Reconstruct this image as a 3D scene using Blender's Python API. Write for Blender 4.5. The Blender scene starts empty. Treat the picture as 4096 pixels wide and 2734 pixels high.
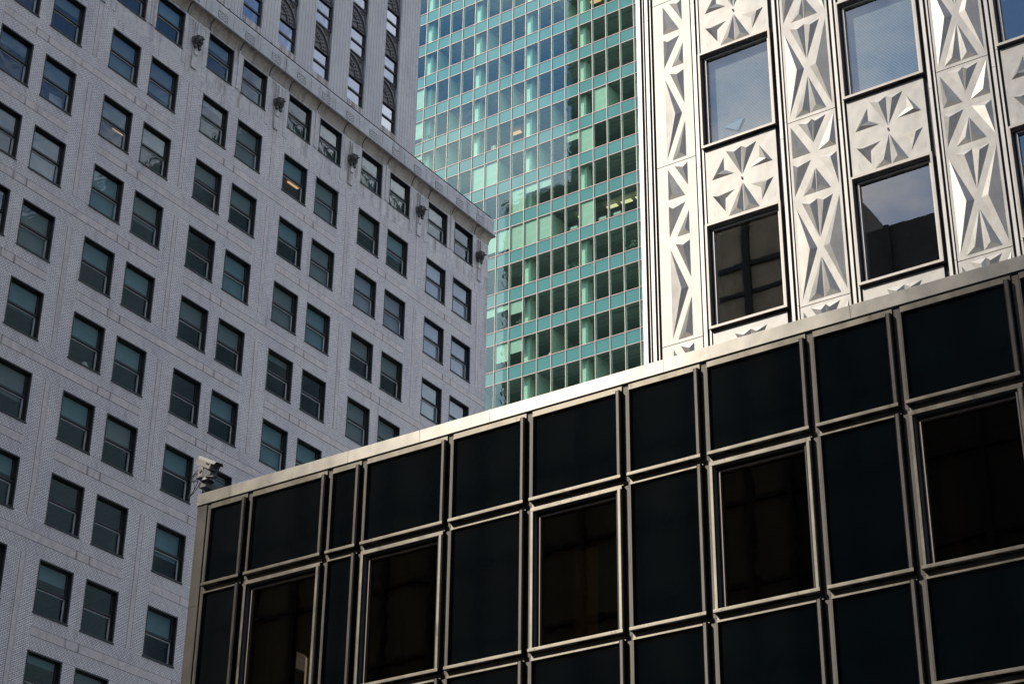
import bpy, bmesh, math, random
from mathutils import Vector, Matrix, Euler
random.seed(7)
SC = bpy.context.scene
# ------------------------------------------------------------------ camera
cam_d = bpy.data.cameras.new('camera'); cam = bpy.data.objects.new('camera', cam_d)
SC.collection.objects.link(cam); SC.camera = cam
R_right = Vector((0.82966703, 0.55813464, 0.01176149))
R_up = Vector((0.25466767, -0.39714369, 0.88171496))
R_fwd = Vector((-0.49678667, 0.72853456, 0.47163587))
m = Matrix((R_right, R_up, -R_fwd)).transposed().to_4x4()
m.translation = Vector((0, 0, 1.7))
cam.matrix_world = m
cam_d.sensor_width = 36; cam_d.lens = 66.4045; cam_d.clip_end = 4000; cam_d.clip_start = 0.1
SC.render.resolution_x = 1024; SC.render.resolution_y = 683
# ------------------------------------------------------------------ sky and sun
SUN = Vector((-0.84, -1.0, 1.15)).normalized()            # direction towards the sun
EL = math.asin(SUN.z); AZ = math.atan2(SUN.x, SUN.y)      # azimuth clockwise from +Y
w = bpy.data.worlds.new('World'); SC.world = w; w.use_nodes = True
nt = w.node_tree; nt.nodes.clear()
out = nt.nodes.new('ShaderNodeOutputWorld'); bg = nt.nodes.new('ShaderNodeBackground')
sky = nt.nodes.new('ShaderNodeTexSky'); sky.sky_type = 'NISHITA'; sky.sun_disc = False
sky.sun_elevation = EL; sky.sun_rotation = AZ; sky.altitude = 50; sky.air_density = 0.8; sky.dust_density = 0.0; sky.ozone_density = 1.2
tc = nt.nodes.new('ShaderNodeTexCoord'); mp = nt.nodes.new('ShaderNodeMapping'); mp.inputs['Scale'].default_value = (1, 1, 2.2)
mp.inputs['Location'].default_value = (3.1, 0.2, 1.1)
nz = nt.nodes.new('ShaderNodeTexNoise'); nz.inputs['Scale'].default_value = 3.2; nz.inputs['Detail'].default_value = 8; nz.inputs['Roughness'].default_value = 0.55
cr = nt.nodes.new('ShaderNodeValToRGB'); cr.color_ramp.elements[0].position = 0.44; cr.color_ramp.elements[1].position = 0.60
mx = nt.nodes.new('ShaderNodeMix'); mx.data_type = 'RGBA'; mx.inputs[7].default_value = (7.4, 7.3, 7.4, 1)
nt.links.new(tc.outputs['Generated'], mp.inputs[0]); nt.links.new(mp.outputs[0], nz.inputs['Vector'])
nt.links.new(nz.outputs['Fac'], cr.inputs[0]); nt.links.new(cr.outputs[0], mx.inputs[0])
tn = nt.nodes.new('ShaderNodeMix'); tn.data_type = 'RGBA'; tn.blend_type = 'MULTIPLY'; tn.inputs[0].default_value = 1; tn.inputs[7].default_value = (.80, .95, 1.05, 1)
nt.links.new(sky.outputs[0], tn.inputs[6]); nt.links.new(tn.outputs[2], mx.inputs[6]); nt.links.new(mx.outputs[2], bg.inputs[0]); nt.links.new(bg.outputs[0], out.inputs[0])
bg.inputs[1].default_value = 0.14
sd = bpy.data.lights.new('sun', 'SUN'); sd.energy = 2.0; sd.angle = math.radians(0.5); sd.color = (1.0, 0.91, 0.78)
so = bpy.data.objects.new('sun', sd); SC.collection.objects.link(so)
so.rotation_euler = SUN.to_track_quat('Z', 'Y').to_euler(); so.location = (0, 0, 200)
SC.view_settings.view_transform = 'Standard'; SC.view_settings.look = 'None'; SC.view_settings.gamma = 1; SC.view_settings.exposure = 1.2
SC.render.engine = 'CYCLES'
try:
    SC.cycles.max_bounces = 8; SC.cycles.transparent_max_bounces = 10; SC.cycles.caustics_reflective = False; SC.cycles.caustics_refractive = False
    SC.cycles.sample_clamp_indirect = 4
except Exception: pass
# ------------------------------------------------------------------ materials
MAT = {}
class NG:
    def __init__(s, name):
        s.m = bpy.data.materials.new(name); s.m.use_nodes = True; s.t = s.m.node_tree; s.t.nodes.clear()
        s.out = s.n('OutputMaterial'); MAT[name] = s.m
    def n(s, typ, **kw):
        nd = s.t.nodes.new('ShaderNode' + typ)
        for k, v in kw.items():
            if k in nd.inputs.keys(): nd.inputs[k].default_value = v
            else: setattr(nd, k, v)
        return nd
    def l(s, a, b): s.t.links.new(a, b)
    def coord(s, scale=(1, 1, 1), kind='Object'):
        t = s.n('TexCoord'); mp = s.n('Mapping'); mp.inputs['Scale'].default_value = scale
        s.l(t.outputs[kind], mp.inputs[0]); return mp.outputs[0]
    def noise(s, vec, scale, detail=4, rough=.5, dist=0):
        a = s.n('TexNoise'); a.inputs['Scale'].default_value = scale; a.inputs['Detail'].default_value = detail
        a.inputs['Roughness'].default_value = rough; a.inputs['Distortion'].default_value = dist
        s.l(vec, a.inputs['Vector']); return a.outputs['Fac']
    def ramp(s, fac, stops):
        r = s.n('ValToRGB'); e = r.color_ramp.elements
        while len(e) < len(stops): e.new(0.5)
        for i, (p, c) in enumerate(stops):
            e[i].position = p; e[i].color = (c[0], c[1], c[2], 1) if not isinstance(c, float) else (c, c, c, 1)
        s.l(fac, r.inputs[0]); return r.outputs[0]
    def mul(s, a, b, fac=1.0):
        x = s.n('Mix', data_type='RGBA', blend_type='MULTIPLY'); x.inputs[0].default_value = fac
        s.l(a, x.inputs[6]); s.l(b, x.inputs[7]); return x.outputs[2]
    def math(s, op, a, b=None, clamp=False):
        x = s.n('Math', operation=op); x.use_clamp = clamp
        for i, v in enumerate((a, b)):
            if v is None: continue
            if isinstance(v, (int, float)): x.inputs[i].default_value = v
            else: s.l(v, x.inputs[i])
        return x.outputs[0]
    def bump(s, h, strength=.3, dist=.01):
        b = s.n('Bump'); b.inputs['Strength'].default_value = strength; b.inputs['Distance'].default_value = dist
        s.l(h, b.inputs['Height']); return b.outputs[0]
    def pr(s, color=None, rough=.5, metal=0., normal=None, spec=None, **kw):
        p = s.n('BsdfPrincipled')
        if color is not None:
            if isinstance(color, tuple): p.inputs['Base Color'].default_value = (*color, 1)
            else: s.l(color, p.inputs['Base Color'])
        if isinstance(rough, (int, float)): p.inputs['Roughness'].default_value = rough
        else: s.l(rough, p.inputs['Roughness'])
        p.inputs['Metallic'].default_value = metal
        if normal is not None: s.l(normal, p.inputs['Normal'])
        if spec is not None: p.inputs['Specular IOR Level'].default_value = spec
        s.l(p.outputs[0], s.out.inputs[0]); return p

def brick(name, vertical, bw=.20, rh=.0665, mortar=.0095, off=.5, c1=(.685, .635, .625), c2=(.55, .51, .505), cm=(.10, .095, .095), stain=1.0):
    g = NG(name); t = g.n('TexCoord'); sp = g.n('SeparateXYZ'); g.l(t.outputs['Object'], sp.inputs[0])
    add = g.math('SUBTRACT', sp.outputs[0], sp.outputs[1])
    cb = g.n('CombineXYZ')
    if vertical: g.l(sp.outputs[2], cb.inputs[0]); g.l(add, cb.inputs[1])
    else: g.l(add, cb.inputs[0]); g.l(sp.outputs[2], cb.inputs[1])
    b = g.n('TexBrick'); b.offset = off; b.inputs['Scale'].default_value = 1
    b.inputs['Brick Width'].default_value = bw; b.inputs['Row Height'].default_value = rh
    b.inputs['Mortar Size'].default_value = mortar; b.inputs['Mortar Smooth'].default_value = 0.1; b.inputs['Bias'].default_value = -0.2
    b.inputs['Color1'].default_value = (*c1, 1); b.inputs['Color2'].default_value = (*c2, 1); b.inputs['Mortar'].default_value = (*cm, 1)
    g.l(cb.outputs[0], b.inputs['Vector'])
    v = g.coord((1, 1, .45)); n1 = g.noise(v, .55, 5, .6)
    c = g.mul(b.outputs['Color'], g.ramp(n1, [(.25, (.80, .80, .84)), (.7, (1.04, 1.03, 1.0))]))
    v2 = g.coord((2.2, 2.2, .22)); n2 = g.noise(v2, 1.1, 6, .65)
    c = g.mul(c, g.ramp(n2, [(.28, (.62, .60, .60)), (.45, (1., 1., 1.))]), .7 * stain)
    if name in ('brick_course', 'brick_soldier'):      # soot runs below the cornice and down the right corner
        zz = g.math('MULTIPLY', g.math('SUBTRACT', sp.outputs[2], 49.5), .09, True); xx = g.math('MULTIPLY', g.math('SUBTRACT', sp.outputs[0], 70.6), .16, True)
        sx2 = g.math('MAXIMUM', zz, xx); st = g.noise(g.coord((3.5, 3.5, .28)), 1.3, 7, .7)
        c = g.mul(c, g.ramp(g.math('SUBTRACT', st, g.math('MULTIPLY', sx2, .22)), [(.22, (.45, .41, .38)), (.42, (1., 1., 1.))]))
    bp = g.bump(b.outputs['Fac'], .5, -.006)
    g.pr(c, .72, 0, bp, .35); return g.m
brick('brick_course', False); brick('brick_soldier', True, bw=.135)
brick('brick_tablet', False, bw=.2, rh=.075, mortar=.016, c1=(.55, .52, .52), c2=(.45, .43, .43), cm=(.05, .05, .05))
brick('brick_stack', False, bw=.24, rh=.10, mortar=.011, off=0., c1=(.47, .45, .45), c2=(.40, .385, .39), stain=.5)

def marble(name, base, dark, stain=.5):
    g = NG(name); v = g.coord(); n = g.noise(v, 1.2, 6, .6, 1.6)
    c = g.ramp(n, [(.3, tuple(x * .8 for x in base)), (.47, base), (.52, dark), (.56, base), (.75, tuple(min(1, x * 1.1) for x in base))])
    v2 = g.coord((3., 3., .35)); n2 = g.noise(v2, .9, 6, .7)
    c = g.mul(c, g.ramp(n2, [(.3, (.40, .36, .33)), (.5, (1., 1., 1.))]), stain)
    if name == 'marble':
        t = g.n('TexCoord'); sx = g.n('SeparateXYZ'); g.l(t.outputs['Object'], sx.inputs[0])
        um = g.math('MODULO', g.math('ADD', sx.outputs[0], -67.62 + 57.46), 5.746)
        dm = g.math('MINIMUM', g.math('ABSOLUTE', g.math('SUBTRACT', um, 1.74)), g.math('ABSOLUTE', g.math('SUBTRACT', um, 2.42)))
        dm = g.math('ADD', dm, g.math('MULTIPLY', g.noise(g.coord((4, 4, 1)), 1.7, 4, .7), .16))
        c = g.mul(c, g.ramp(dm, [(.075, (.33, .31, .30)), (.15, (1., 1., 1.))]))
    fine = g.noise(v, 40, 3); g.pr(c, .6, 0, g.bump(fine, .15, .004), .4); return g.m
marble('marble', (.47, .405, .385), (.36, .33, .33), .45)
marble('marble_cladding', (.44, .405, .385), (.30, .30, .32), 1.)
marble('marble_rusty', (.30, .25, .20), (.22, .18, .14), .9)
marble('parapet_stone', (.36, .345, .34), (.27, .27, .29), .7)

def flat(name, col, rough=.5, metal=0., spec=None, nscale=6, var=.15):
    g = NG(name); v = g.coord(); n = g.noise(v, nscale, 5, .6)
    lo = tuple(x * (1 - var) for x in col); hi = tuple(min(1, x * (1 + var)) for x in col)
    g.pr(g.ramp(n, [(.3, lo), (.7, hi)]), rough, metal, None, spec); return g.m
flat('black_frame', (.010, .010, .011), .5, 0, .3)
flat('grey_sash', (.34, .38, .39), .4)
flat('room_wall', (.16, .15, .14), .8); flat('ceiling_white', (.45, .44, .42), .8)
flat('blind_grey', (.23, .25, .24), .8, nscale=2, var=.1); flat('blind_teal', (.19, .31, .33), .8, nscale=2, var=.1); flat('blind_white', (.74, .80, .76), .8, nscale=2, var=.05)
flat('blind_slat', (.26, .28, .27), .7, var=.05); flat('blind_pale', (.50, .54, .45), .8, nscale=2, var=.08); flat('blind_lilac', (.42, .42, .48), .8, nscale=2, var=.1)
flat('weathered_bronze', (.045, .042, .042), .55, .2, nscale=14, var=.5)
flat('dark_relief', (.060, .056, .060), .5, .35, nscale=18, var=.4)
flat('dark_recess', (.018, .018, .022), .6)
flat('inner_column', (.66, .74, .60), .8); flat('partition', (.52, .57, .46), .8); flat('dark_interior', (.10, .11, .10), .9); flat('ceiling_dim', (.36, .38, .34), .9)
flat('cable_black', (.012, .012, .012), .5); flat('camera_housing', (.19, .17, .145), .4); flat('camera_grey', (.065, .063, .062), .5); flat('camera_dark', (.05, .048, .05), .5)
flat('cardboard', (.42, .26, .14), .8); flat('book_white', (.7, .7, .66), .7); flat('wood_red', (.16, .06, .03), .5); flat('leaf', (.04, .10, .04), .6); flat('sign_blue', (.02, .13, .21), .5)
flat('pale_masonry', (.42, .36, .24), .8, nscale=.5, var=.3); flat('pale_block', (.12, .17, .18), .7); flat('asphalt', (.05, .05, .052), .9); flat('concrete', (.30, .29, .28), .85); flat('road_paint', (.7, .7, .66), .7)
flat('warm_stone', (.15, .135, .10), .7, nscale=.4, var=.4); flat('dark_stone', (.04, .038, .036), .6, nscale=.4, var=.35); flat('tan_stone', (.045, .036, .016), .8, nscale=.3, var=.3)

def emis(name, col, s):
    g = NG(name); v = g.coord((1, 1, 1)); wv = g.n('TexWave', wave_type='BANDS', bands_direction='X'); wv.inputs['Scale'].default_value = 3.2
    g.l(v, wv.inputs['Vector']); e = g.n('Emission'); g.l(g.ramp(wv.outputs['Fac'], [(.3, tuple(x * .55 for x in col)), (.6, col)]), e.inputs[0]); e.inputs[1].default_value = s
    g.l(e.outputs[0], g.out.inputs[0]); return g.m
emis('lamp_warm', (1., .52, .22), .62); emis('lamp_pale', (1., .82, .45), .6)

def metal(name, col, rough=.34, aniso=.75, dirt=.35, wav=.12, met=1.0, rust=.0, wscale=1.6):
    g = NG(name); v = g.coord((1, 1, 1)); v2 = g.coord((26, 26, .8))
    n = g.noise(v, 2.2, 6, .65); fine = g.noise(v2, 4, 3)
    c = g.ramp(n, [(.25, tuple(x * (1 - dirt) for x in col)), (.6, col)])
    v3 = g.coord((5, 5, .9)); st = g.noise(v3, 2.0, 7, .7)
    c = g.mul(c, g.ramp(st, [(.30, (.50, .42, .33)), (.44, (1., 1., 1.))]), rust)
    sp = g.noise(g.coord((1, 1, .6)), 30, 4, .7)
    c = g.mul(c, g.ramp(sp, [(.27, (.45, .36, .28)), (.34, (1., 1., 1.))]), min(1, rust + .25))
    r = g.math('ADD', g.math('MULTIPLY', n, .14), rough - .07)
    low = g.noise(v, wscale, 2, .4)
    b1 = g.bump(low, wav, .06)
    p = g.pr(c, r, met, b1)
    p.inputs['Anisotropic'].default_value = aniso
    tv = g.n('CombineXYZ'); tv.inputs[2].default_value = 1.0; g.l(tv.outputs[0], p.inputs['Tangent'])
    return g.m
metal('panel_steel', (.325, .318, .303), .57, .66, .26, .18, .97, .4)
metal('fin_steel', (.34, .33, .315), .54, .6, .1, .15, .97, .1)
metal('frame_steel', (.30, .28, .26), .55, .6, .25, .10, .95, .4)
metal('fascia_steel', (.25, .24, .22), .50, .93, .3, .22, 1., .4, 1.1)
metal('mullion_bronze', (.072, .068, .062), .55, .85, .35, .12, .95, .6)
metal('stile_bronze', (.145, .134, .112), .50, .93, .45, .16, .98, .75)
metal('stile_shaded', (.058, .053, .049), .5, .88, .3, .10, .97, .5)  # darker copy of the stile bronze; shading of upright bars put into its colour
metal('inner_bronze', (.15, .13, .11), .55, .6, .2, .05, .9, .3)
metal('teal_mullion', (.32, .25, .23), .6, .5, .15, .05, .7, .1)

def glass(name, tint, refl=1.0, ior=1.5, wav=.02, wscale=1.2, rough=.0, gcol=(1, 1, 1), dist=2.5, base=0.0):
    g = NG(name); v = g.coord(); n = g.noise(v, wscale, 3, .5, dist); nb = g.bump(n, wav, 1.)
    tr = g.n('BsdfTransparent'); tr.inputs[0].default_value = (*tint, 1)
    gl = g.n('BsdfGlossy'); gl.inputs['Color'].default_value = (*gcol, 1); gl.inputs['Roughness'].default_value = rough; g.l(nb, gl.inputs['Normal'])
    ge = g.n('NewGeometry'); dp = g.n('VectorMath', operation='DOT_PRODUCT'); g.l(ge.outputs['Incoming'], dp.inputs[0]); g.l(ge.outputs['Normal'], dp.inputs[1])
    om = g.math('SUBTRACT', 1.0, g.math('ABSOLUTE', dp.outputs['Value']), True); r0 = ((ior - 1) / (ior + 1)) ** 2
    f = g.math('ADD', g.math('MULTIPLY', g.math('ADD', g.math('MULTIPLY', g.math('POWER', om, 5.0), 1 - r0), r0), refl), base, True)
    mxs = g.n('MixShader'); g.l(f, mxs.inputs[0]); g.l(tr.outputs[0], mxs.inputs[1]); g.l(gl.outputs[0], mxs.inputs[2])
    g.l(mxs.outputs[0], g.out.inputs[0]); return g.m
glass('old_glass', (.60, .66, .67), 1.7, 1.5, .008, 1.0, dist=1.5, gcol=(.85, .95, 1.))
glass('tower_glass', (.3, .35, .4), 3.6, 1.6, .008, .8, gcol=(.85, .9, 1.))
glass('teal_glass', (.70, .90, .82), 2.2, 1.55, .0035, .35, gcol=(.62, .92, 1.))
glass('panel_glass', (.80, .85, .84), 2.7, 1.6, .0004, .5, gcol=(1., .97, .92))
glass('bronze_glass', (.20, .15, .10), 1.0, 1.5, .0012, .6, gcol=(.9, .8, .6))
g = NG('black_glass'); v = g.coord((1, 1, 1)); n = g.noise(v, .9, 4, .55, 1.2)
g.pr(g.ramp(n, [(.3, (.0002, .0011, .0018)), (.7, (.0003, .0018, .0027))]), g.math('ADD', g.math('MULTIPLY', g.noise(v, 6, 5, .7), .08), .02), 0, g.bump(n, .0025, 1.), .5)
g = NG('teal_spandrel'); v = g.coord((1, 1, 1)); n = g.noise(v, .25, 3, .5)
p = g.pr(g.ramp(n, [(.25, (.05, .175, .165)), (.75, (.08, .235, .22))]), .7, 0, None, .1)
p.inputs['Coat Weight'].default_value = .75; p.inputs['Coat Roughness'].default_value = .0; p.inputs['Coat IOR'].default_value = 1.7

# ------------------------------------------------------------------ mesh helpers
class MB:
    def __init__(s): s.v = []; s.f = []; s.mi = []; s.mats = []
    def m(s, name):
        if name not in s.mats: s.mats.append(name)
        return s.mats.index(name)
    def face(s, pts, mat):
        i = len(s.v); s.v += [tuple(p) for p in pts]; s.f.append(tuple(range(i, i + len(pts)))); s.mi.append(s.m(mat))
    def box(s, u0, u1, d0, d1, z0, z1, mat, skip=''):
        """u across, d depth into the building (negative = out), z up"""
        if u1 < u0: u0, u1 = u1, u0
        if d1 < d0: d0, d1 = d1, d0
        if z1 < z0: z0, z1 = z1, z0
        i = len(s.v)
        s.v += [(u0, d0, z0), (u1, d0, z0), (u1, d1, z0), (u0, d1, z0), (u0, d0, z1), (u1, d0, z1), (u1, d1, z1), (u0, d1, z1)]
        F = dict(f=(0, 1, 5, 4), r=(1, 2, 6, 5), b=(2, 3, 7, 6), l=(3, 0, 4, 7), t=(4, 5, 6, 7), d=(3, 2, 1, 0)); k = s.m(mat)
        for key, q in F.items():
            if key in skip: continue
            s.f.append(tuple(i + x for x in q)); s.mi.append(k)
    def bar(s, u0, u1, d0, d1, z0, z1, mat, ch=.008):
        """box with its long front edges chamfered"""
        if u1 < u0: u0, u1 = u1, u0
        if z1 < z0: z0, z1 = z1, z0
        if (z1 - z0) > (u1 - u0):
            prof = [(u0, d1), (u0, d0 + ch), (u0 + ch * .3, d0 + ch * .3), (u0 + ch, d0), (u1 - ch, d0), (u1 - ch * .3, d0 + ch * .3), (u1, d0 + ch), (u1, d1)]
            a = [(p[0], p[1], z0) for p in prof]; b = [(p[0], p[1], z1) for p in prof]
        else:
            prof = [(z1, d1), (z1, d0 + ch), (z1 - ch * .3, d0 + ch * .3), (z1 - ch, d0), (z0 + ch, d0), (z0 + ch * .3, d0 + ch * .3), (z0, d0 + ch), (z0, d1)]
            a = [(u0, p[1], p[0]) for p in prof]; b = [(u1, p[1], p[0]) for p in prof]
        n = len(prof)
        for j in range(n): s.face([a[j], a[(j + 1) % n], b[(j + 1) % n], b[j]], mat)
        s.face(a[::-1], mat); s.face(b, mat)
    def ring(s, u0, u1, z0, z1, t, d0, d1, mat, tb=None, tt=None, tl=None, tr_=None):
        """rectangular frame; t thickness"""
        tb = t if tb is None else tb; tt = t if tt is None else tt; tl = t if tl is None else tl; tr_ = t if tr_ is None else tr_
        s.box(u0, u0 + tl, d0, d1, z0 + tb, z1 - tt, mat, 'td'); s.box(u1 - tr_, u1, d0, d1, z0 + tb, z1 - tt, mat, 'td')
        s.box(u0, u1, d0, d1, z1 - tt, z1, mat); s.box(u0, u1, d0, d1, z0, z0 + tb, mat)
    def cyl(s, p0, p1, r0, r1, mat, n=10, caps=True):
        p0 = Vector(p0); p1 = Vector(p1); ax = (p1 - p0).normalized(); t = Vector((0, 0, 1)) if abs(ax.z) < .9 else Vector((1, 0, 0))
        a = ax.cross(t).normalized(); b = ax.cross(a); A = []; B = []
        for i in range(n):
            th = 2 * math.pi * i / n; dv = a * math.cos(th) + b * math.sin(th)
            A.append(p0 + dv * r0); B.append(p1 + dv * r1)
        for i in range(n): s.face([A[i], A[(i + 1) % n], B[(i + 1) % n], B[i]], mat)
        if caps: s.face(A, mat); s.face(B[::-1], mat)
    def tube(s, pts, r, mat, n=6):
        for a, b in zip(pts[:-1], pts[1:]): s.cyl(a, b, r, r, mat, n)
    def ball(s, c, rx, ry, rz, mat, n=10, k=7):
        c = Vector(c)
        P = [[c + Vector((rx * math.sin(math.pi * i / k) * math.cos(2 * math.pi * j / n), ry * math.sin(math.pi * i / k) * math.sin(2 * math.pi * j / n), rz * math.cos(math.pi * i / k))) for j in range(n)] for i in range(k + 1)]
        for i in range(k):
            for j in range(n):
                q = [P[i][j], P[i + 1][j], P[i + 1][(j + 1) % n], P[i][(j + 1) % n]]
                if i == 0: q = q[:3]
                elif i == k - 1: q = [q[0], q[1], q[3]]
                s.face(q, mat)
    def mesh(s, name, off=(0, 0, 0)):
        me = bpy.data.meshes.new(name)
        me.from_pydata([(x - off[0], y - off[1], z - off[2]) for x, y, z in s.v], [], s.f)
        for k in s.mats: me.materials.append(MAT[k])
        for p, i in zip(me.polygons, s.mi): p.material_index = i
        bm = bmesh.new(); bm.from_mesh(me); bmesh.ops.remove_doubles(bm, verts=bm.verts, dist=1e-5)
        bmesh.ops.recalc_face_normals(bm, faces=bm.faces) if False else None
        bm.to_mesh(me); bm.free(); me.update(); return me
def link(o): SC.collection.objects.link(o); return o
def part(name, mb, parent, off=(0, 0, 0), kind=None, label=None):
    o = link(bpy.data.objects.new(name, mb.mesh(name) if isinstance(mb, MB) else mb)); o.parent = parent; o.location = off
    if kind: o['kind'] = kind
    if label: o['label'] = label
    return o
def thing(name, label, cat, loc=(0, 0, 0), rot=0., group=None):
    o = link(bpy.data.objects.new(name, None)); o.empty_display_size = .5; o.location = loc; o.rotation_euler = (0, 0, rot)
    o['label'] = label; o['category'] = cat
    if group: o['group'] = group
    return o
def solo(name, mb, label, cat, mw, group=None):
    o = link(bpy.data.objects.new(name, mb.mesh(name))); o.matrix_world = mw; o['label'] = label; o['category'] = cat
    if group: o['group'] = group
    return o
def struct(name, mb):
    o = link(bpy.data.objects.new(name, mb.mesh(name))); o['kind'] = 'structure'; return o
# facade frames: x = across to the right as seen, y = into the building, z = up; origin = foot of the wall line at u = 0
AZS = dict(CH=0.00400976, TE=-0.0006054, MO=0.00132097, DK=-0.00472534)
DIS = dict(CH=51.1637, TE=117.1376, MO=27.4752, DK=23.0)
def frame_of(k):
    a = AZS[k]; X = Vector((math.cos(a), math.sin(a), 0)); Y = Vector((-math.sin(a), math.cos(a), 0))
    if k == 'CH': U, N = Y, -X
    else: U, N = X, Y
    M = Matrix((U, N, Vector((0, 0, 1)))).transposed().to_4x4(); M.translation = N * DIS[k]; return M
FR = {k: frame_of(k) for k in AZS}
def root(k, name, label, cat):
    M = FR[k]; r = thing(name, label, cat, M.translation, math.atan2(M[1][0], M[0][0])); return r
def proj(k, u, d, z):
    P = FR[k] @ Vector((u, d, z)) - Vector((0, 0, 1.7)); q = P.dot(R_fwd)
    return (512 + P.dot(R_right) / q * 1888.84, 341.5 - P.dot(R_up) / q * 1888.84)
def inframe(k, u, d, z, mg=15):
    x, y = proj(k, u, d, z)
    if not (-mg < x < 1024 + mg and -mg < y < 683 + mg): return False
    if k in ('CH', 'TE', 'MO'):      # behind the low dark block?
        if x > 200 and y > 494 - .2905 * (x - 198) + mg: return False
    return True

# ------------------------------------------------------------------ ground, road, pavement
mb = MB(); mb.box(-1500, 1500, -1500, 1500, -.5, 0, 'concrete'); struct('ground', mb)
mb = MB(); mb.box(-400, 400, -12, 12, .004, .01, 'asphalt'); mb.box(-48.2, -36, 12, 400, .004, .01, 'asphalt')
for i in range(-20, 20): mb.box(i * 6 - 1.5, i * 6 + 1.5, -.08, .08, .014, .018, 'road_paint')
struct('road', mb)
mb = MB(); mb.box(-35, 200, 12.2, 22.4, .004, .15, 'concrete'); mb.box(-200, 200, -21, -12.2, .004, .15, 'concrete'); struct('pavement', mb)

# ================================================================== 1. grey brick office building (left)
CH = root('CH', 'brick_office_building', 'grey-white brick and marble office building with dark sash windows filling the left of the view', 'building')
U0, W_, G_, PP = 67.62, 1.736, .661, 5.746
ZT, FH, WH = 51.947, 3.5, 2.077
def wrect(p, s, r):
    u = U0 - p * PP + s * (W_ + G_); zt = ZT - r * FH; zb = zt - WH
    if r == -1: zt, zb = 55.38, 53.42
    return u, u + W_, zb, zt
UL, UR = 27.0, 73.22
wall = MB(); inlay = MB()
cols = []                                     # (u0,u1,kind,p)
for p in range(0, 7):
    a = U0 - p * PP
    cols += [(a, a + W_, 'win', p, 0), (a + W_, a + W_ + G_, 'mid', p, 0), (a + W_ + G_, a + 2 * W_ + G_, 'win', p, 1)]
    cols += [(a + 2 * W_ + G_, (a + PP) if p else UR, 'pier', p, 0)]
TOPZ = 55.75
for r in range(-1, 13):
    for (a, b, kd, p, s) in cols:
        u0, u1, zb, zt = wrect(0, 0, r)
        znext = wrect(0, 0, r + 1)[3]         # top of next window below
        if znext < 3: continue
        topm = r == -1
        bh = 'marble_cladding' if topm else 'brick_course'
        if kd != 'win': wall.face([(a, 0, zb), (b, 0, zb), (b, 0, zt), (a, 0, zt)], 'brick_course' if (kd == 'pier') else bh)
        # spandrel zone below the window row
        k = p                                  # pier index counted from the right
        gap = (r % 2 == 0) if (k % 2 == 1) else (r % 2 == 1)
        zm = 52.52 if topm else zb
        if kd == 'pier' and not gap: wall.face([(a, 0, znext), (b, 0, znext), (b, 0, zb), (a, 0, zb)], 'brick_course')
        else:
            wall.face([(a, 0, znext), (b, 0, znext), (b, 0, zm), (a, 0, zm)], 'brick_soldier')
            if topm: wall.face([(a, 0, zm), (b, 0, zm), (b, 0, zb), (a, 0, zb)], 'marble_cladding')
            if not topm:
                bz0, bz1 = zb - .86, zb - .53
                a2, b2 = a, b
                inlay.box(a2, b2, -.006, .02, bz0, bz1, 'marble', 'b'); inlay.box(a2, b2, -.003, .02, bz0 - .018, bz1 + .018, 'dark_recess', 'b')
        if kd == 'pier':
            c = (U0 - p * PP) + 4.74 if True else 0
            c = 72.37 - p * PP + (0 if p == 0 else .18)
            st0 = znext if not gap else zb
            z0_, z1_ = (znext + (0 if not gap else 0)), zt
            zz0 = zb if gap else znext
            inlay.box(c - .11, c + .11, -.006, .02, zz0, zt, 'marble', 'b'); inlay.box(c - .125, c + .125, -.003, .02, zz0, zt, 'dark_recess', 'b')
        # window reveals
        if kd == 'win':
            for (x0, x1, q0, q1, nm) in ((a, a, zb, zt, 'l'), (b, b, zb, zt, 'r')):
                wall.face([(x0, 0, q0), (x0, .14, q0), (x0, .14, q1), (x0, 0, q1)], 'brick_course')
            wall.face([(a, 0, zb), (b, 0, zb), (b, .14, zb), (a, .14, zb)], 'marble'); wall.face([(a, 0, zt), (b, 0, zt), (b, .14, zt), (a, .14, zt)], 'brick_soldier')
# above top windows, below cavetto
wall.face([(UL, 0, 55.38), (UR, 0, 55.38), (UR, 0, TOPZ), (UL, 0, TOPZ)], 'marble_cladding')
# left continuation, right side, back, lower body
wall.box(-5, 34.0, 0, 30, 3, TOPZ, 'brick_course', 'rt'); wall.face([(UR, 0, 0), (UR, 30, 0), (UR, 30, TOPZ), (UR, 0, TOPZ)], 'brick_course')
wall.face([(-5, 30, 0), (UR, 30, 0), (UR, 30, TOPZ), (-5, 30, TOPZ)], 'brick_course')
wall.face([(27, 0, 0), (UR, 0, 0), (UR, 0, wrect(0, 0, 12)[3]), (27, 0, wrect(0, 0, 12)[3])], 'brick_course')
wall.face([(-5, 0, 57), (UR, 0, 57), (UR, 30, 57), (-5, 30, 57)], 'concrete')
part('wall', wall, CH); part('marble_inlay', inlay, CH)
# raised marble bits of the top storey: slabs round the windows
def slab(*a_):
    mbm = MB(); mbm.box(*a_); part('marble_slab', mbm, CH)
for p in range(0, 7):
    a = U0 - p * PP
    slab(a - .28, a, -.012, .02, 52.75, 55.6, 'marble_cladding', 'b'); slab(a + 4.134, a + 4.134 + .28, -.012, .02, 52.75, 55.6, 'marble_cladding', 'b')
    slab(a + W_ + .02, a + W_ + G_ - .02, -.014, .02, 53.45, 55.6, 'marble_cladding', 'b')
    slab(a + W_ + .28, a + W_ + .40, -.05, .0, 53.45, 55.6, 'marble_cladding', 'b')
    c = 72.37 - p * PP + (0 if p == 0 else .18)
    slab(c - .16, c + .16, -.07, .02, 52.8, 55.3, 'marble_cladding', 'b')
    slab(c - .07, c + .07, -.16, .02, 54.6, 55.25, 'marble_cladding', 'b')
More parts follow.
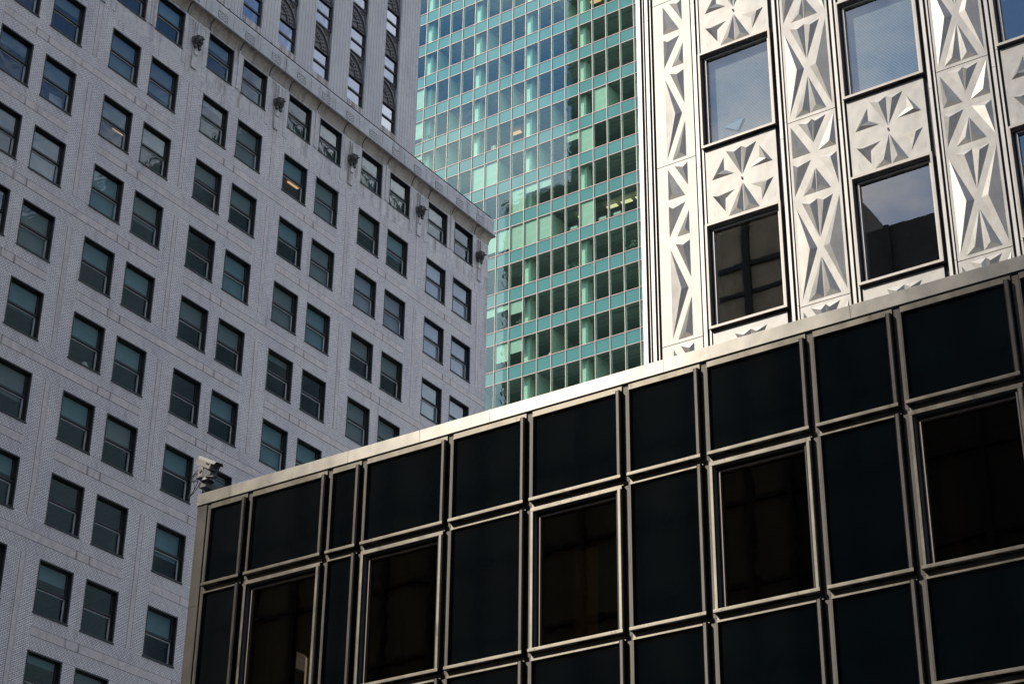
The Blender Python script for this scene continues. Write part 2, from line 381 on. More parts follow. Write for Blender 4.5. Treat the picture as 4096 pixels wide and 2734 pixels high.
# cornice: profile swept along u
cor = MB(); prof = [(0, TOPZ - .28)]
for i in range(9):
    t = i / 8 * math.pi / 2; prof.append((-.02 - .30 * (1 - math.cos(t)), TOPZ - .26 + .48 * math.sin(t)))
prof2 = [(-.32, 55.97), (-.37, 55.98), (-.37, 56.06), (-.30, 56.10), (-.27, 56.13), (-.27, 56.93), (-.255, 57.03), (-.21, 57.10), (-.11, 57.15), (.3, 57.15)]
def sweep(mb_, pr, mat, x0, x1, e):
    for (d0, z0), (d1, z1) in zip(pr[:-1], pr[1:]):
        mb_.face([(x0, d0, z0), (x1 - d0 * e, d0, z0), (x1 - d1 * e, d1, z1), (x0, d1, z1)], mat)
        mb_.face([(x1 - d0 * e, d0, z0), (x1 - d0 * e, 30, z0), (x1 - d1 * e, 30, z1), (x1 - d1 * e, d1, z1)], mat)
sweep(cor, prof, 'marble_rusty', 20, UR, .6); part('cornice', cor, CH)
par = MB(); sweep(par, prof2, 'parapet_stone', 20, UR - .05, .6); 
# inset brick tablets and joints on the parapet
for i in range(0, 24):
    c = 72.2 - i * 1.92
    par.box(c - .55, c + .10, -.275, -.26, 56.24, 56.66, 'dark_recess', 'b'); par.box(c - .53, c + .08, -.279, -.26, 56.26, 56.64, 'brick_tablet', 'b')
    par.box(c + .52, c + .535, -.274, -.26, 56.13, 56.93, 'dark_recess', 'b')
par.box(20, UR + .20, -.374, -.36, 55.982, 56.03, 'weathered_bronze', 'b')  # shadow line of the lip drawn as a dark, weathered strip
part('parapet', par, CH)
# carved joints of the curved band
for p in range(0, 7):
    for uj in (67.62 - p * PP - .05, 67.62 - p * PP + 2.07, 67.62 - p * PP + 4.2):
        jm = MB()
        pr_ = [(d, z) for d, z in prof]
        for (d0, z0), (d1, z1) in zip(pr_[:-1], pr_[1:]):
            jm.face([(uj - .03, d0 - .012, z0), (uj + .03, d0 - .012, z0), (uj + .03, d1 - .012, z1), (uj - .03, d1 - .012, z1)], 'dark_recess')
            jm.face([(uj + .04, d0 - .03, z0), (uj + .10, d0 - .03, z0), (uj + .10, d1 - .03, z1), (uj + .04, d1 - .03, z1)], 'marble_rusty')
        part('cornice_joint', jm, CH)
# parapet rail
rl = MB(); rl.tube([(20, -.16, 57.19), (UR, -.16, 57.19)], .03, 'black_frame')
for i in range(14): rl.cyl((73 - i * 3.1, -.16, 57.12), (73 - i * 3.1, -.16, 57.25), .06, .04, 'black_frame', 8)
part('lightning_cable', rl, CH)
# ornamental heads
hd = MB()
hd.cyl((0, -.02, 0), (0, -.14, 0), .30, .25, 'weathered_bronze', 14)
for i in range(14):
    th = 2 * math.pi * i / 14; c = Vector((math.cos(th) * .21, -.2, math.sin(th) * .24))
    hd.ball(c, .06, .09, .06, 'weathered_bronze', 7, 5)
hd.ball((0, -.25, 0), .17, .17, .19, 'weathered_bronze', 12, 8); hd.ball((0, -.32, .11), .12, .12, .09, 'weathered_bronze', 10, 6)
hd.cyl((0, -.36, .0), (.0, -.56, -.07), .07, .025, 'weathered_bronze', 8)
hd.ball((-.08, -.36, .06), .035, .035, .035, 'marble_cladding', 6, 4); hd.ball((.08, -.36, .06), .035, .035, .035, 'marble_cladding', 6, 4)
hd.box(-.2, -.06, -.2, -.08, -.42, -.2, 'weathered_bronze'); hd.box(.06, .2, -.2, -.08, -.42, -.2, 'weathered_bronze'); hd.box(-.09, .09, -.12, 0, -.75, -.3, 'marble_cladding')
hme = hd.mesh('ornamental_head')
for p in range(0, 6): part('ornamental_head', hme, CH, (72.37 - p * PP + (-.1 if p == 0 else .18), 0, 54.28))
# stains of the top storey are in the marble; floor slabs, rooms
for r in range(-1, 9):
    u0, u1, zb, zt = wrect(0, 0, r); up = wrect(0, 0, r - 1)[2] if r >= 0 else 56.5
    s_ = MB(); s_.box(29, UR - .3, .34, 4.0, zt + .12, up - .12, 'ceiling_white'); part('floor_slab', s_, CH)
rm = MB(); rm.face([(29, 4.0, 18), (UR - .3, 4.0, 18), (UR - .3, 4.0, 56.5), (29, 4.0, 56.5)], 'room_wall')
for p in range(0, 7): rm.box(72.3 - p * PP - .06, 72.3 - p * PP + .06, .3, 4.0, 18, 56, 'room_wall')
part('room_wall', rm, CH)
# windows
def ch_window(u0, u1, zb, zt, variant, mb_all=None):
    """returns dict of meshes in window-local coords (origin lower-left of opening)"""
    w_ = u1 - u0; h_ = zt - zb; fr = MB()
    fr.ring(0, w_, 0, h_, .045, -.012, .34, 'black_frame', tb=.05, tt=.06, tr_=.06)
    fr.box(-.03, w_ + .03, -.035, .1, -.035, .02, 'black_frame')
    fr.ring(.045, w_ - .06, .05, h_ - .06, .035, .13, .17, 'black_frame')
    sash = MB(); mid = h_ * .51
    sash.box(.06, w_ - .07, .12, .2, mid - .035, mid + .045, 'black_frame')
    low = MB(); low.ring(.06, w_ - .09, .06, mid - .03, .03, .195, .24, 'grey_sash', tt=.065, tl=.02, tr_=.075)
    low.box(w_ - .15, w_ - .10, .165, .2, mid + .05, h_ - .1, 'camera_grey')
    pane = MB(); pane.face([(.06, .16, mid), (w_ - .07, .16, mid), (w_ - .07, .16, h_ - .07), (.06, .16, h_ - .07)], 'old_glass')
    pane.face([(.07, .215, .07), (w_ - .1, .215, .07), (w_ - .1, .215, mid), (.07, .215, mid)], 'old_glass')
    return fr, sash, low, pane
winp = ch_window(0, W_, 0, WH, 0); win_me = [x.mesh(n) for x, n in zip(winp, ('window', 'meeting_rail', 'lower_sash', 'pane'))]
wint = ch_window(0, W_, 0, 1.96, 0); wint_me = [x.mesh(n) for x, n in zip(wint, ('window', 'meeting_rail', 'lower_sash', 'pane'))]
blind_cache = {}
def blind_mesh(frac, mat, h_):
    key = (round(frac, 2), mat, h_)
    if key not in blind_cache:
        b = MB(); b.box(.07, W_ - .12, .27, .275, h_ - .06 - frac * (h_ - .12), h_ - .06, mat)
        b.box(.07, W_ - .12, .262, .283, h_ - .075 - frac * (h_ - .12), h_ - .055 - frac * (h_ - .12), mat); blind_cache[key] = b.mesh('blind')
    return blind_cache[key]
BL = {(5, 1, 1): (.47, 'blind_grey'), (4, 0, 0): (.95, 'blind_grey'), (4, 1, 0): (.8, 'blind_grey'), (4, 0, 1): (.52, 'blind_grey'), (4, 1, 1): (.5, 'blind_grey'), (4, 0, 2): (1, 'blind_teal'),
      (5, 1, 2): (1, 'blind_grey'), (4, 0, 3): (.46, 'blind_teal'), (4, 1, 3): (.48, 'blind_teal'), (4, 0, 4): (.5, 'blind_teal'), (4, 1, 4): (.5, 'blind_teal'), (4, 0, 5): (.5, 'blind_teal'), (4, 1, 5): (.5, 'blind_grey'),
      (5, 1, 4): (.55, 'blind_teal'), (3, 0, 3): (.5, 'blind_grey'), (3, 1, 3): (.5, 'blind_grey'), (3, 0, 4): (0, ''), (3, 1, 4): (.5, 'blind_teal'), (3, 0, 5): (.5, 'blind_teal'), (2, 0, 4): (1, 'blind_teal'), (2, 1, 4): (1, 'blind_teal'),
      (5, 1, 0): (.3, 'blind_grey'), (5, 0, 1): (.3, 'blind_grey'), (1, 0, 1): (1, 'blind_lilac'), (1, 1, 1): (1, 'blind_lilac'), (0, 0, 0): (1, 'blind_lilac'), (0, 1, 0): (1, 'blind_lilac'), (0, 0, 1): (.9, 'blind_lilac'), (0, 1, 1): (1, 'blind_lilac'),
      (0, 0, 2): (1, 'blind_teal'), (0, 1, 2): (1, 'blind_lilac'), (1, 0, 2): (.5, 'blind_grey'), (1, 1, 2): (.5, 'blind_grey'), (3, 0, 6): (.6, 'blind_teal'), (3, 0, 7): (.5, 'blind_teal'), (4, 0, 6): (0, ''), (4, 1, 6): (0, ''), (4, 0, 7): (.3, 'blind_teal'), (4, 1, 7): (0, '')}
LIT = {(2, 1, 0), (3, 0, 1), (5, 1, 0), (4, 0, 0), (4, 0, 3), (1, 0, 0), (1, 0, 2), (0, 1, 0), (5, 0, 2), (4, 1, 1)}
restw = MB(); nwin = 0
for p in range(0, 7):
    for s in (0, 1):
        for r in range(-1, 9):
            u0, u1, zb, zt = wrect(p, s, r)
            if inframe('CH', (u0 + u1) / 2, 0, (zb + zt) / 2, 24):
                ms = wint_me if r == -1 else win_me
                wo = part('window', ms[0], CH, (u0, 0, zb)); nwin += 1
                for n_, me_ in zip(('meeting_rail', 'lower_sash', 'pane'), ms[1:]): part(n_, me_, wo)
                fr_, mt_ = BL.get((p, s, r), (random.choice([.5, .5, .6, .9, 1, .35, .15, 0]), random.choice(['blind_grey', 'blind_grey', 'blind_teal'])))
                if r == -1: fr_ = random.choice([.0, .4, .3])
                if fr_ > 0: part('blind', blind_mesh(fr_, mt_, 1.96 if r == -1 else WH), wo)
                if (p, s, r) in LIT:
                    lm_ = MB(); lm_.box(-.3, .45, 1.2, 1.6, WH + .03, WH + .10, 'lamp_warm'); lm_.box(.2, 1.0, 2.6, 2.9, WH + .03, WH + .10, 'lamp_warm'); part('ceiling_light', lm_, wo)
            else:
                for x in (wint if r == -1 else winp):
                    for f_, i_ in zip(x.f, x.mi): restw.face([(x.v[j][0] + u0, x.v[j][1], x.v[j][2] + zb) for j in f_], x.mats[i_])
part('window', restw, CH, kind='stuff')
# setback tower above
TWD = 2.5; tw = MB(); TC = [(66.4, 67.72), (63.4, 64.80), (60.48, 61.87), (57.68, 59.10), (54.95, 56.42), (52.2, 53.65), (49.4, 50.85)]
edges = [30] + sorted([x for c in TC for x in c]) + [69.48]
for i in range(0, len(edges) - 1, 2):
    tw.face([(edges[i], TWD, 57), (edges[i + 1], TWD, 57), (edges[i + 1], TWD, 110), (edges[i], TWD, 110)], 'brick_stack')
tw.face([(69.48, TWD, 57), (69.48, TWD + 22, 57), (69.48, TWD + 22, 110), (69.48, TWD, 110)], 'brick_stack')
tw.face([(30, TWD, 57), (30, TWD + 22, 57), (30, TWD + 22, 110), (30, TWD, 110)], 'brick_stack')
tw.face([(30, TWD, 110), (69.48, TWD, 110), (69.48, TWD + 22, 110), (30, TWD + 22, 110)], 'concrete')
for (a, b) in TC:
    tw.face([(a, TWD, 57), (b, TWD, 57), (b, TWD, 60.5), (a, TWD, 60.5)], 'brick_soldier')
    for x in (a, b): tw.face([(x, TWD, 57), (x, TWD + .25, 57), (x, TWD + .25, 110), (x, TWD, 110)], 'brick_stack')
    tw.face([(a, TWD, 60.5), (b, TWD, 60.5), (b, TWD + .25, 60.5), (a, TWD + .25, 60.5)], 'black_frame')
tw.box(30, 69.0, TWD + 1.6, TWD + 1.8, 57, 110, 'dark_recess')
part('tower_wall', tw, CH)
def rel_mesh(w_, kind):
    b = MB(); h_ = 1.53
    b.box(0, w_, .16, .5, 0, h_, 'dark_relief')
    if kind == 0:                              # fans
        for (R_, r_) in ((1.28, .07), (.70, .04)):
            pts = [(.06 + R_ * math.cos(t) * (w_ - .1) / 1.28, .14, .04 + R_ * math.sin(t) * 1.05) for t in [i / 9 * math.pi / 2 for i in range(10)]]
            b.tube(pts, r_, 'dark_relief', 5)
        for i in range(7):
            t = .12 + i * .22; b.tube([(.1 + .55 * math.cos(t), .15, .06 + .55 * math.sin(t)), (.1 + 1.15 * math.cos(t) * (w_ - .1) / 1.28, .14, .06 + 1.2 * math.sin(t))], .022, 'weathered_bronze', 4)
            b.ball((.1 + .85 * math.cos(t), .13, .06 + .95 * math.sin(t)), .07, .05, .07, 'dark_relief', 6, 4)
        for i in range(5): b.box(w_ - .5 + i * .1, w_ - .46 + i * .1, .12, .17, h_ - .45 + i * .08, h_, 'weathered_bronze')
        b.tube([(0.02, .12, .2), (.6, .1, .5)], .04, 'dark_relief', 5)
    else:                                      # pointed medallion
        for R_, r_ in ((1, .07), (.62, .035)):
            pts = [(w_ / 2 + .5 * R_ * math.sin(t) * (1 - .25 * math.cos(t)), .13, .62 - .68 * R_ * math.cos(t) * -1) for t in [i / 16 * 2 * math.pi for i in range(17)]]
            b.tube(pts, r_, 'dark_relief', 5)
        b.ball((w_ / 2, .15, .6), .2, .06, .45, 'dark_relief', 10, 8)
        for i in range(9): b.box(w_ - .3, w_ - .02, .12, .17, .2 + i * .14, .24 + i * .14, 'weathered_bronze')
    return b.mesh('spandrel_relief')
for ci, (a, b_) in enumerate(TC):
    w_ = b_ - a; rme = rel_mesh(w_, 1 if ci in (4, 6) else 0)
    f_ = MB(); f_.ring(0, w_, 0, 1.70, .05, .10, .3, 'black_frame', tr_=.1, tb=.09); f_.box(.05, w_ - .08, .13, .22, .80, .90, 'black_frame')
    p_ = MB(); p_.face([(.04, .19, .08), (w_ - .09, .19, .08), (w_ - .09, .19, 1.66), (.04, .19, 1.66)], 'tower_glass')
    fm, pm = f_.mesh('window'), p_.mesh('pane')
    bd_ = MB(); bd_.box(.05, w_ - .1, .35, .36, .05, 1.66, 'blind_lilac'); bdm = bd_.mesh('blind')
    for r in range(0, 5):
        zb = 60.52 + r * 3.236
        vis = inframe('CH', a + w_ / 2, TWD, zb + .9, 20)
        if not vis and r > 2: continue
        wo = part('window', fm, CH, (a, TWD, zb)); part('pane', pm, wo); part('blind', bdm, wo)
        part('spandrel_relief', rme, CH, (a, TWD, zb + 1.70))
# a table lamp standing in one window
tl = MB(); tl.cyl((0, 0, .0), (0, 0, .02), .07, .07, 'camera_grey', 12); tl.cyl((0, 0, .02), (0, 0, .16), .012, .012, 'camera_grey', 8); tl.cyl((0, 0, .13), (0, 0, .33), .19, .10, 'book_white', 16, False)
u0, u1, zb, zt = wrect(4, 0, 4)
solo('table_lamp', tl, 'small white table lamp standing behind the lower sash of a brick building window', 'lamp', FR['CH'] @ Matrix.Translation((u0 + 1.25, .42, zb + .08)))
sl = MB(); sl.box(u0, u1, .34, .7, zb + .04, zb + .08, 'room_wall'); part('window_shelf', sl, CH)
cb_ = MB(); cb_.box(-.22, .22, -.16, .16, 0, .32, 'cardboard')
cb_.box(-.22, .22, -.17, -.155, .13, .17, 'book_white')
u0, u1, zb, zt = wrect(5, 1, 1)
sl = MB(); sl.box(u0, u1, .34, .9, zb + .0, zb + .06, 'room_wall'); part('window_shelf', sl, CH)
solo('cardboard_box', cb_, 'small brown cardboard box on the sill of an upper left brick building window', 'box', FR['CH'] @ Matrix.Translation((u0 + .9, .55, zb + .06)), 'boxes in windows')
wb = MB(); wb.box(-.35, .35, -.01, .01, 0, .8, 'book_white'); wb.ring(-.37, .37, -.02, .82, .02, -.015, .015, 'camera_grey')
solo('whiteboard', wb, 'white board leaning inside an upper left brick building window beside a box', 'board', FR['CH'] @ Matrix.Translation((u0 + 1.3, .5, zb + .08)) @ Matrix.Rotation(-.12, 4, 'Y'))

# ================================================================== 2. teal glass tower (middle, far)
TE = root('TE', 'glass_office_tower', 'tall teal green glass curtain wall tower standing behind the brick and metal buildings', 'building')
T0, TZ, DU, TF, TS = -74.554, 109.412, 1.44589, 3.8, 1.2718
C0, C1 = -14, 9                                # mullion lines
ROWS = range(-4, 13)
def tzb(k): return TZ - k * TF                 # window bottom = spandrel top
body = MB(); body.box(T0 + C0 * DU, T0 + C1 * DU, 7.0, 25, 0, tzb(-5), 'dark_interior')
body.box(T0 + C0 * DU, T0 + C1 * DU, .05, 7.0, 0, tzb(12) - TS, 'teal_spandrel'); body.box(T0 + C0 * DU - .3, T0 + C0 * DU, 0, 25, 0, tzb(-5), 'teal_spandrel'); body.box(T0 + C1 * DU, T0 + C1 * DU + .3, 0, 25, 0, tzb(-5), 'teal_spandrel')
part('core_wall', body, TE)
for i in range(C0, C1 + 1):
    mm = MB(); u = T0 + i * DU; mm.bar(u - .035, u + .035, -.07, .08, tzb(12) - TS, tzb(-5), 'teal_mullion', .01); part('mullion', mm, TE)
for k in ROWS:
    for zz in (tzb(k), tzb(k) - TS):
        mm = MB(); mm.bar(T0 + C0 * DU, T0 + C1 * DU, -.045, .06, zz - .03, zz + .03, 'teal_mullion', .008); part('transom', mm, TE)
    s_ = MB(); s_.box(T0 + C0 * DU, T0 + C1 * DU, .12, 6.9, tzb(k) - TS + .25, tzb(k) - .03, 'ceiling_dim')
    s_.box(T0 + C0 * DU, T0 + C1 * DU, .9, 1.0, tzb(k) - TS - .02, tzb(k) - TS + .25, 'ceiling_dim'); s_.box(T0 + C0 * DU, T0 + C1 * DU, 2.1, 2.2, tzb(k) - TS - .0, tzb(k) - TS + .25, 'ceiling_dim'); part('floor_slab', s_, TE)
for i in range(C0, C1):
    if i % 4 == 1:
        c_ = MB(); u = T0 + i * DU; c_.box(u - .17, u + .43, .5, 1.3, tzb(12), tzb(-5), 'inner_column'); part('interior_column', c_, TE)
zs = MB(); ss = MB(); winq = []; spq = []
for k in ROWS:
    for i in range(C0, C1):
        u = T0 + (i + .5) * DU; z = tzb(k)
        winq.append((inframe('TE', u, 0, z + 1.2, 10), k, i)); spq.append((inframe('TE', u, 0, z - .6, 10), k, i))
winq.sort(key=lambda t: (not t[0], -t[1], -t[2])); spq.sort(key=lambda t: (not t[0], -t[1], -t[2]))
wpm = MB(); wpm.face([(.03, 0, .03), (DU - .03, 0, .03), (DU - .03, 0, TF - TS - .03), (.03, 0, TF - TS - .03)], 'teal_glass')
wpm.box(.03, .085, .01, .16, .03, TF - TS - .03, 'inner_column', 'l'); wpm.box(DU - .085, DU - .03, .01, .16, .03, TF - TS - .03, 'inner_column', 'r')
spm = MB(); spm.face([(.03, 0, -TS + .03), (DU - .03, 0, -TS + .03), (DU - .03, 0, -.03), (.03, 0, -.03)], 'teal_spandrel')
wme = wpm.mesh('window'); sme = spm.mesh('spandrel_panel')
TB = {}
for i, f in ((-7, 1), (-6, 1), (1, 1), (0, .32), (-5, .0)): TB[(4, i)] = f
for i, f in ((-6, .8), (-5, .84), (-4, .95), (-3, 1), (-2, .92), (1, 1)): TB[(6, i)] = f
for i, f in ((-4, 1), (-3, .33), (-2, .33)): TB[(5, i)] = f
for i, f in ((-6, .35), (-5, .25), (-4, .5)): TB[(8, i)] = f
for i, f in ((-5, .72), (-4, .5), (-6, .0)): TB[(9, i)] = f
TB[(1, -12)] = .9; TB[(2, -12)] = .75; TB[(3, -12)] = .2; TB[(3, 2)] = 1
PT = {(0, -10), (1, -9), (1, -5), (2, -5), (0, 0), (2, -4), (3, 3), (4, -2), (3, -10), (2, -9), (4, -5), (9, -1), (10, -2), (10, 2), (6, -1), (3, -1), (10, -6), (0, -6), (7, -8), (-1, -2), (3, -9)}
TL = [(1, -10), (2, -6), (2, -4), (3, -5), (0, -4), (5, -5), (3, -11), (0, 1), (4, -8), (5, -8)]
TLr = [(6, 2), (6, 3), (6, 4), (6, 0)]
restw = MB(); rests = MB(); n1 = 0
for j, (vis, k, i) in enumerate(winq):
    u = T0 + i * DU; z = tzb(k)
    wo = None
    if j < 100 and vis: wo = part('window', wme, TE, (u, 0, z))
    else:
        for f_, i_ in zip(wpm.f, wpm.mi): restw.face([(wpm.v[q][0] + u, wpm.v[q][1], wpm.v[q][2] + z) for q in f_], wpm.mats[i_])
    if (k, i) in TB and TB[(k, i)] > 0:
        b = MB(); h_ = TF - TS; b.box(.08, DU - .08, .10, .106, h_ - h_ * TB[(k, i)] + .03, h_ - .03, 'blind_pale'); b.box(.08, DU - .08, .09, .12, h_ - h_ * TB[(k, i)] + .01, h_ - h_ * TB[(k, i)] + .04, 'blind_pale')
        if wo: part('blind', b, wo)
        else: part('blind', b, TE, (u, 0, z))
for j, (vis, k, i) in enumerate(spq):
    u = T0 + i * DU; z = tzb(k)
    if j < 100 and vis: part('spandrel_panel', sme, TE, (u, 0, z))
    else:
        for f_, i_ in zip(spm.f, spm.mi): rests.face([(spm.v[q][0] + u, spm.v[q][1], spm.v[q][2] + z) for q in f_], spm.mats[i_])
part('window', restw, TE, kind='stuff'); part('spandrel_panel', rests, TE, kind='stuff')
for (k, i) in sorted(PT):
    b = MB(); u = T0 + i * DU; b.box(u - .02, u + .06, .2, 4.2, tzb(k), tzb(k) + TF - TS, 'partition'); part('partition', b, TE)
for (k, i) in TL + TLr:
    b = MB(); u = T0 + i * DU; b.box(u + .25, u + 1.25, 1.6, 2.0, tzb(k) + TF - TS - .16, tzb(k) + TF - TS - .08, 'lamp_pale' if (k, i) in TLr else 'lamp_warm'); part('ceiling_light', b, TE)
# things standing in the tower's windows
bk = [MB() for _ in range(3)]
for q, (hh, ww) in enumerate(((.30, .05), (.26, .06), (.33, .045))): bk[q].box(0, ww, 0, .2, 0, hh, 'book_white'); bk[q].box(-.002, ww + .002, -.004, .0, .05, .07, 'wood_red')
bme = [b.mesh('book') for b in bk]
first = {2: 'in the window right of the blind', 3: 'under the yellow ceiling light', 0: 'in the window left of the blind'}
for i, wh in ((0, 'left of the drawn green blind'), (2, 'right of the drawn green blind'), (3, 'second right of the drawn green blind')):
    z = tzb(6); u = T0 + i * DU
    cr_ = MB(); cr_.box(-.6, .6, -.14, .14, 0, .24, 'wood_red'); cr_.box(-.64, .64, -.16, .16, .24, .27, 'wood_red')
    solo('low_bookcase', cr_, 'low red-brown bookcase in the teal tower window ' + wh, 'bookcase', FR['TE'] @ Matrix.Translation((u + DU / 2, .40, z + .035)), 'bookcases in the teal tower')
    for b in range(9):
        o = link(bpy.data.objects.new('book', bme[b % 3])); o.matrix_world = FR['TE'] @ Matrix.Translation((u + .25 + b * .085, .30, z + .306))
        o['label'] = 'pale upright book in the bookcase window ' + wh; o['category'] = 'book'; o['group'] = 'books in the teal tower window ' + wh
for (k, i, x, s_, lab) in ((3, -6, .75, .55, 'tall tan cardboard box standing in an upper teal tower window'), (10, -6, .9, .42, 'brown cardboard box in a low teal tower window near the brick wall'), (9, -1 - 1, 1.15, .3, 'small orange box in a dark window low on the teal tower')):
    c_ = MB(); c_.box(-s_ / 2, s_ / 2, -.2, .2, 0, s_ * 1.15, 'cardboard'); c_.box(-.03, .03, -.205, .205, .02, s_ * 1.155, 'book_white')
    solo('cardboard_box', c_, lab, 'box', FR['TE'] @ Matrix.Translation((T0 + i * DU + x, .45, tzb(k) + .03)), 'boxes in windows')
def plant(k, i, x, lab, sc=1.):
    b = MB(); b.cyl((0, 0, 0), (0, 0, .2 * sc), .09 * sc, .12 * sc, 'wood_red', 10)
    rnd = random.Random(k * 31 + i)
    for q in range(26):
        th = rnd.uniform(0, 6.28); el = rnd.uniform(.2, 1.4); L_ = rnd.uniform(.3, .75) * sc
        d_ = Vector((math.cos(th) * math.cos(el), math.sin(th) * math.cos(el) * .5, math.sin(el))); b0 = Vector((0, 0, .2 * sc)); e = b0 + d_ * L_
        b.tube([b0, e], .006, 'leaf', 3); sd_ = d_.cross(Vector((0, 1, 0))).normalized() * .06 * sc
        b.face([e - d_ * .1, e + sd_, e + d_ * .12, e - sd_], 'leaf')
    solo('potted_plant', b, lab, 'plant', FR['TE'] @ Matrix.Translation((T0 + i * DU + x, .42, tzb(k) + .03)), 'potted plants in the teal tower')
plant(2, -11, .55, 'leggy potted plant in an upper left window of the teal tower')
plant(7, 0, .5, 'leafy plant in a dark teal tower window left of a pale column')
plant(7, 4, .6, 'large-leaved plant in the rightmost dark window of its row in the teal tower', 1.3)
plant(8, -4, .95, 'potted plant under a half-drawn blind low on the teal tower')

# ================================================================== 3. tower clad in embossed metal panels (right)
MO = root('MO', 'metal_panel_tower', 'office tower clad in silvery metal panels embossed with star and pyramid reliefs, upper right', 'building')
TRI = [[(0.21, -0.069), (0.499, -0.063), (0.493, -0.598), (0.43, -0.201)], [(0.499, -0.063), (0.787, -0.064), (0.499, -0.6), (0.596, -0.189)],
 [(0.055, -0.093), (0.427, -0.809), (0.052, -0.812), (0.174, -0.727)], [(0.947, -0.08), (0.945, -0.809), (0.57, -0.807), (0.849, -0.725)],
 [(0.05, -0.951), (0.428, -0.955), (0.049, -1.662), (0.178, -1.082)], [(0.576, -0.948), (0.948, -0.948), (0.943, -1.673), (0.846, -1.08)],
 [(0.494, -1.161), (0.214, -1.693), (0.49, -1.693), (0.426, -1.604)], [(0.507, -1.166), (0.781, -1.687), (0.496, -1.691), (0.589, -1.605)],
 [(0.174, -1.832), (0.489, -1.835), (0.486, -2.668), (0.366, -1.958)], [(0.489, -1.831), (0.809, -1.835), (0.495, -2.671), (0.646, -1.955)],
 [(0.055, -1.91), (0.423, -2.874), (0.048, -3.889), (0.304, -2.897)], [(0.932, -1.885), (0.547, -2.873), (0.935, -3.864), (0.704, -2.897)],
 [(0.483, -3.069), (0.483, -3.919), (0.165, -3.924), (0.363, -3.835)], [(0.492, -3.072), (0.816, -3.917), (0.487, -3.918), (0.642, -3.827)]]
STAR = [[(0.483, -0.13), (0.817, -0.133), (0.806, -0.777), (0.696, -0.263)], [(0.817, -0.133), (1.149, -0.135), (0.82, -0.782), (0.966, -0.261)],
 [(0.436, -0.253), (0.435, -0.541), (0.649, -0.691), (0.162, -0.695), (0.307, -0.646)], [(1.202, -0.255), (1.466, -0.691), (0.98, -0.691), (1.188, -0.536), (1.358, -0.646)],
 [(0.161, -1.053), (0.646, -1.05), (0.433, -1.2), (0.424, -1.483), (0.307, -1.149)], [(1.465, -1.053), (1.198, -1.486), (1.192, -1.203), (0.977, -1.053), (1.352, -1.149)],
 [(0.808, -0.957), (0.478, -1.614), (0.806, -1.608), (0.694, -1.519)], [(0.818, -0.961), (1.142, -1.608), (0.813, -1.611), (0.963, -1.522)], [(0.814, -0.825), (0.835, -0.876), (0.809, -0.912), (0.787, -0.871), (0.817, -0.88)]]
PH = .045
def pyr(mb_, t, mat, sh=(-.015, .024)):
    b = [(x, 0., z) for x, z in t[:-1]]; a = (t[-1][0] + sh[0], -PH if len(t) < 6 and abs(t[0][0] - .814) > .001 else -PH, t[-1][1] + sh[1])
    ar = sum(b[i][0] * b[(i + 1) % len(b)][2] - b[(i + 1) % len(b)][0] * b[i][2] for i in range(len(b)))
    if ar < 0: b = b[::-1]
    for i in range(len(b)): mb_.face([b[i], b[(i + 1) % len(b)], a], mat)
def plate(mb_, x0, x1, z0, z1, mat):
    """slightly dented sheet with a thin edge"""
    nx, nz_ = 8, max(6, int((z1 - z0) / .13))
    mb_.box(x0, x1, .002, .03, z0, z1, mat)
    mb_.face([(x0, 0, z0), (x1, 0, z0), (x1, 0, z1), (x0, 0, z1)], mat)
pb = MB(); plate(pb, .0, .985, -3.985, -.0, 'panel_steel')
for t in TRI: pyr(pb, t, 'panel_steel')
pbm = pb.mesh('relief_panel')
pa = MB(); plate(pa, -.0, .86, -3.985, 0, 'panel_steel')
for t in TRI:
    if t[-1][0] < .5: pyr(pa, [(x + .18, z) for x, z in t], 'panel_steel')
pam = pa.mesh('relief_panel')
ps = MB(); plate(ps, .04, 1.56, -1.76, .02, 'panel_steel')
for t in STAR: pyr(ps, t, 'panel_steel')
psm = ps.mesh('star_panel')
BAY0, PJ = -14.23, 22.36
Z1, Z0 = PJ + 16, PJ - 12
NB = 4
bd = MB(); bd.box(-15.66, BAY0 + NB * 3.0, .085, .12, 0, 90, 'dark_recess')
for b in range(NB): pass
# back wall with window openings is replaced by strips between the bays
bd = MB()
bd.box(-15.66, BAY0 + .02, .06, .3, 0, 90, 'dark_recess')
for b in range(NB):
    u = BAY0 + b * 3.0; bd.box(u + 1.58, u + 3.02, .06, .3, 0, 90, 'dark_recess')
    for k in range(-6, 16):
        z = PJ + 4 * k; bd.box(u + .02, u + 1.58, .05, .3, z - 1.76, z + .04, 'dark_recess')
bd.box(-15.66, -15.60, .3, 30, 0, 90, 'fin_steel'); bd.box(-15.66, BAY0 + NB * 3, 28, 30, 0, 90, 'dark_recess'); bd.box(BAY0 + NB * 3, BAY0 + NB * 3 + .2, .06, 30, 0, 90, 'fin_steel')
bd.box(-15.66, BAY0 + NB * 3, .06, 30, 89.9, 90.1, 'dark_recess'); bd.box(-15.6, BAY0 + NB * 3, 3.8, 4.0, 10, 90, 'dark_interior')
part('wall', bd, MO)
fins = [(-15.66, -15.555, -.02), (-15.52, -15.495, -.0), (-15.455, -15.375, -.02), (-15.345, -15.315, .0), (-14.375, -14.29, -.02), (-14.262, -14.215, -.0)]
for b in range(NB): fins += [(-12.575 + b * 3, -12.505 + b * 3, -.02), (-12.47 + b * 3, -12.43 + b * 3, .0), (-11.375 + b * 3, -11.305 + b * 3, -.02), (-11.28 + b * 3, -11.235 + b * 3, 0)]
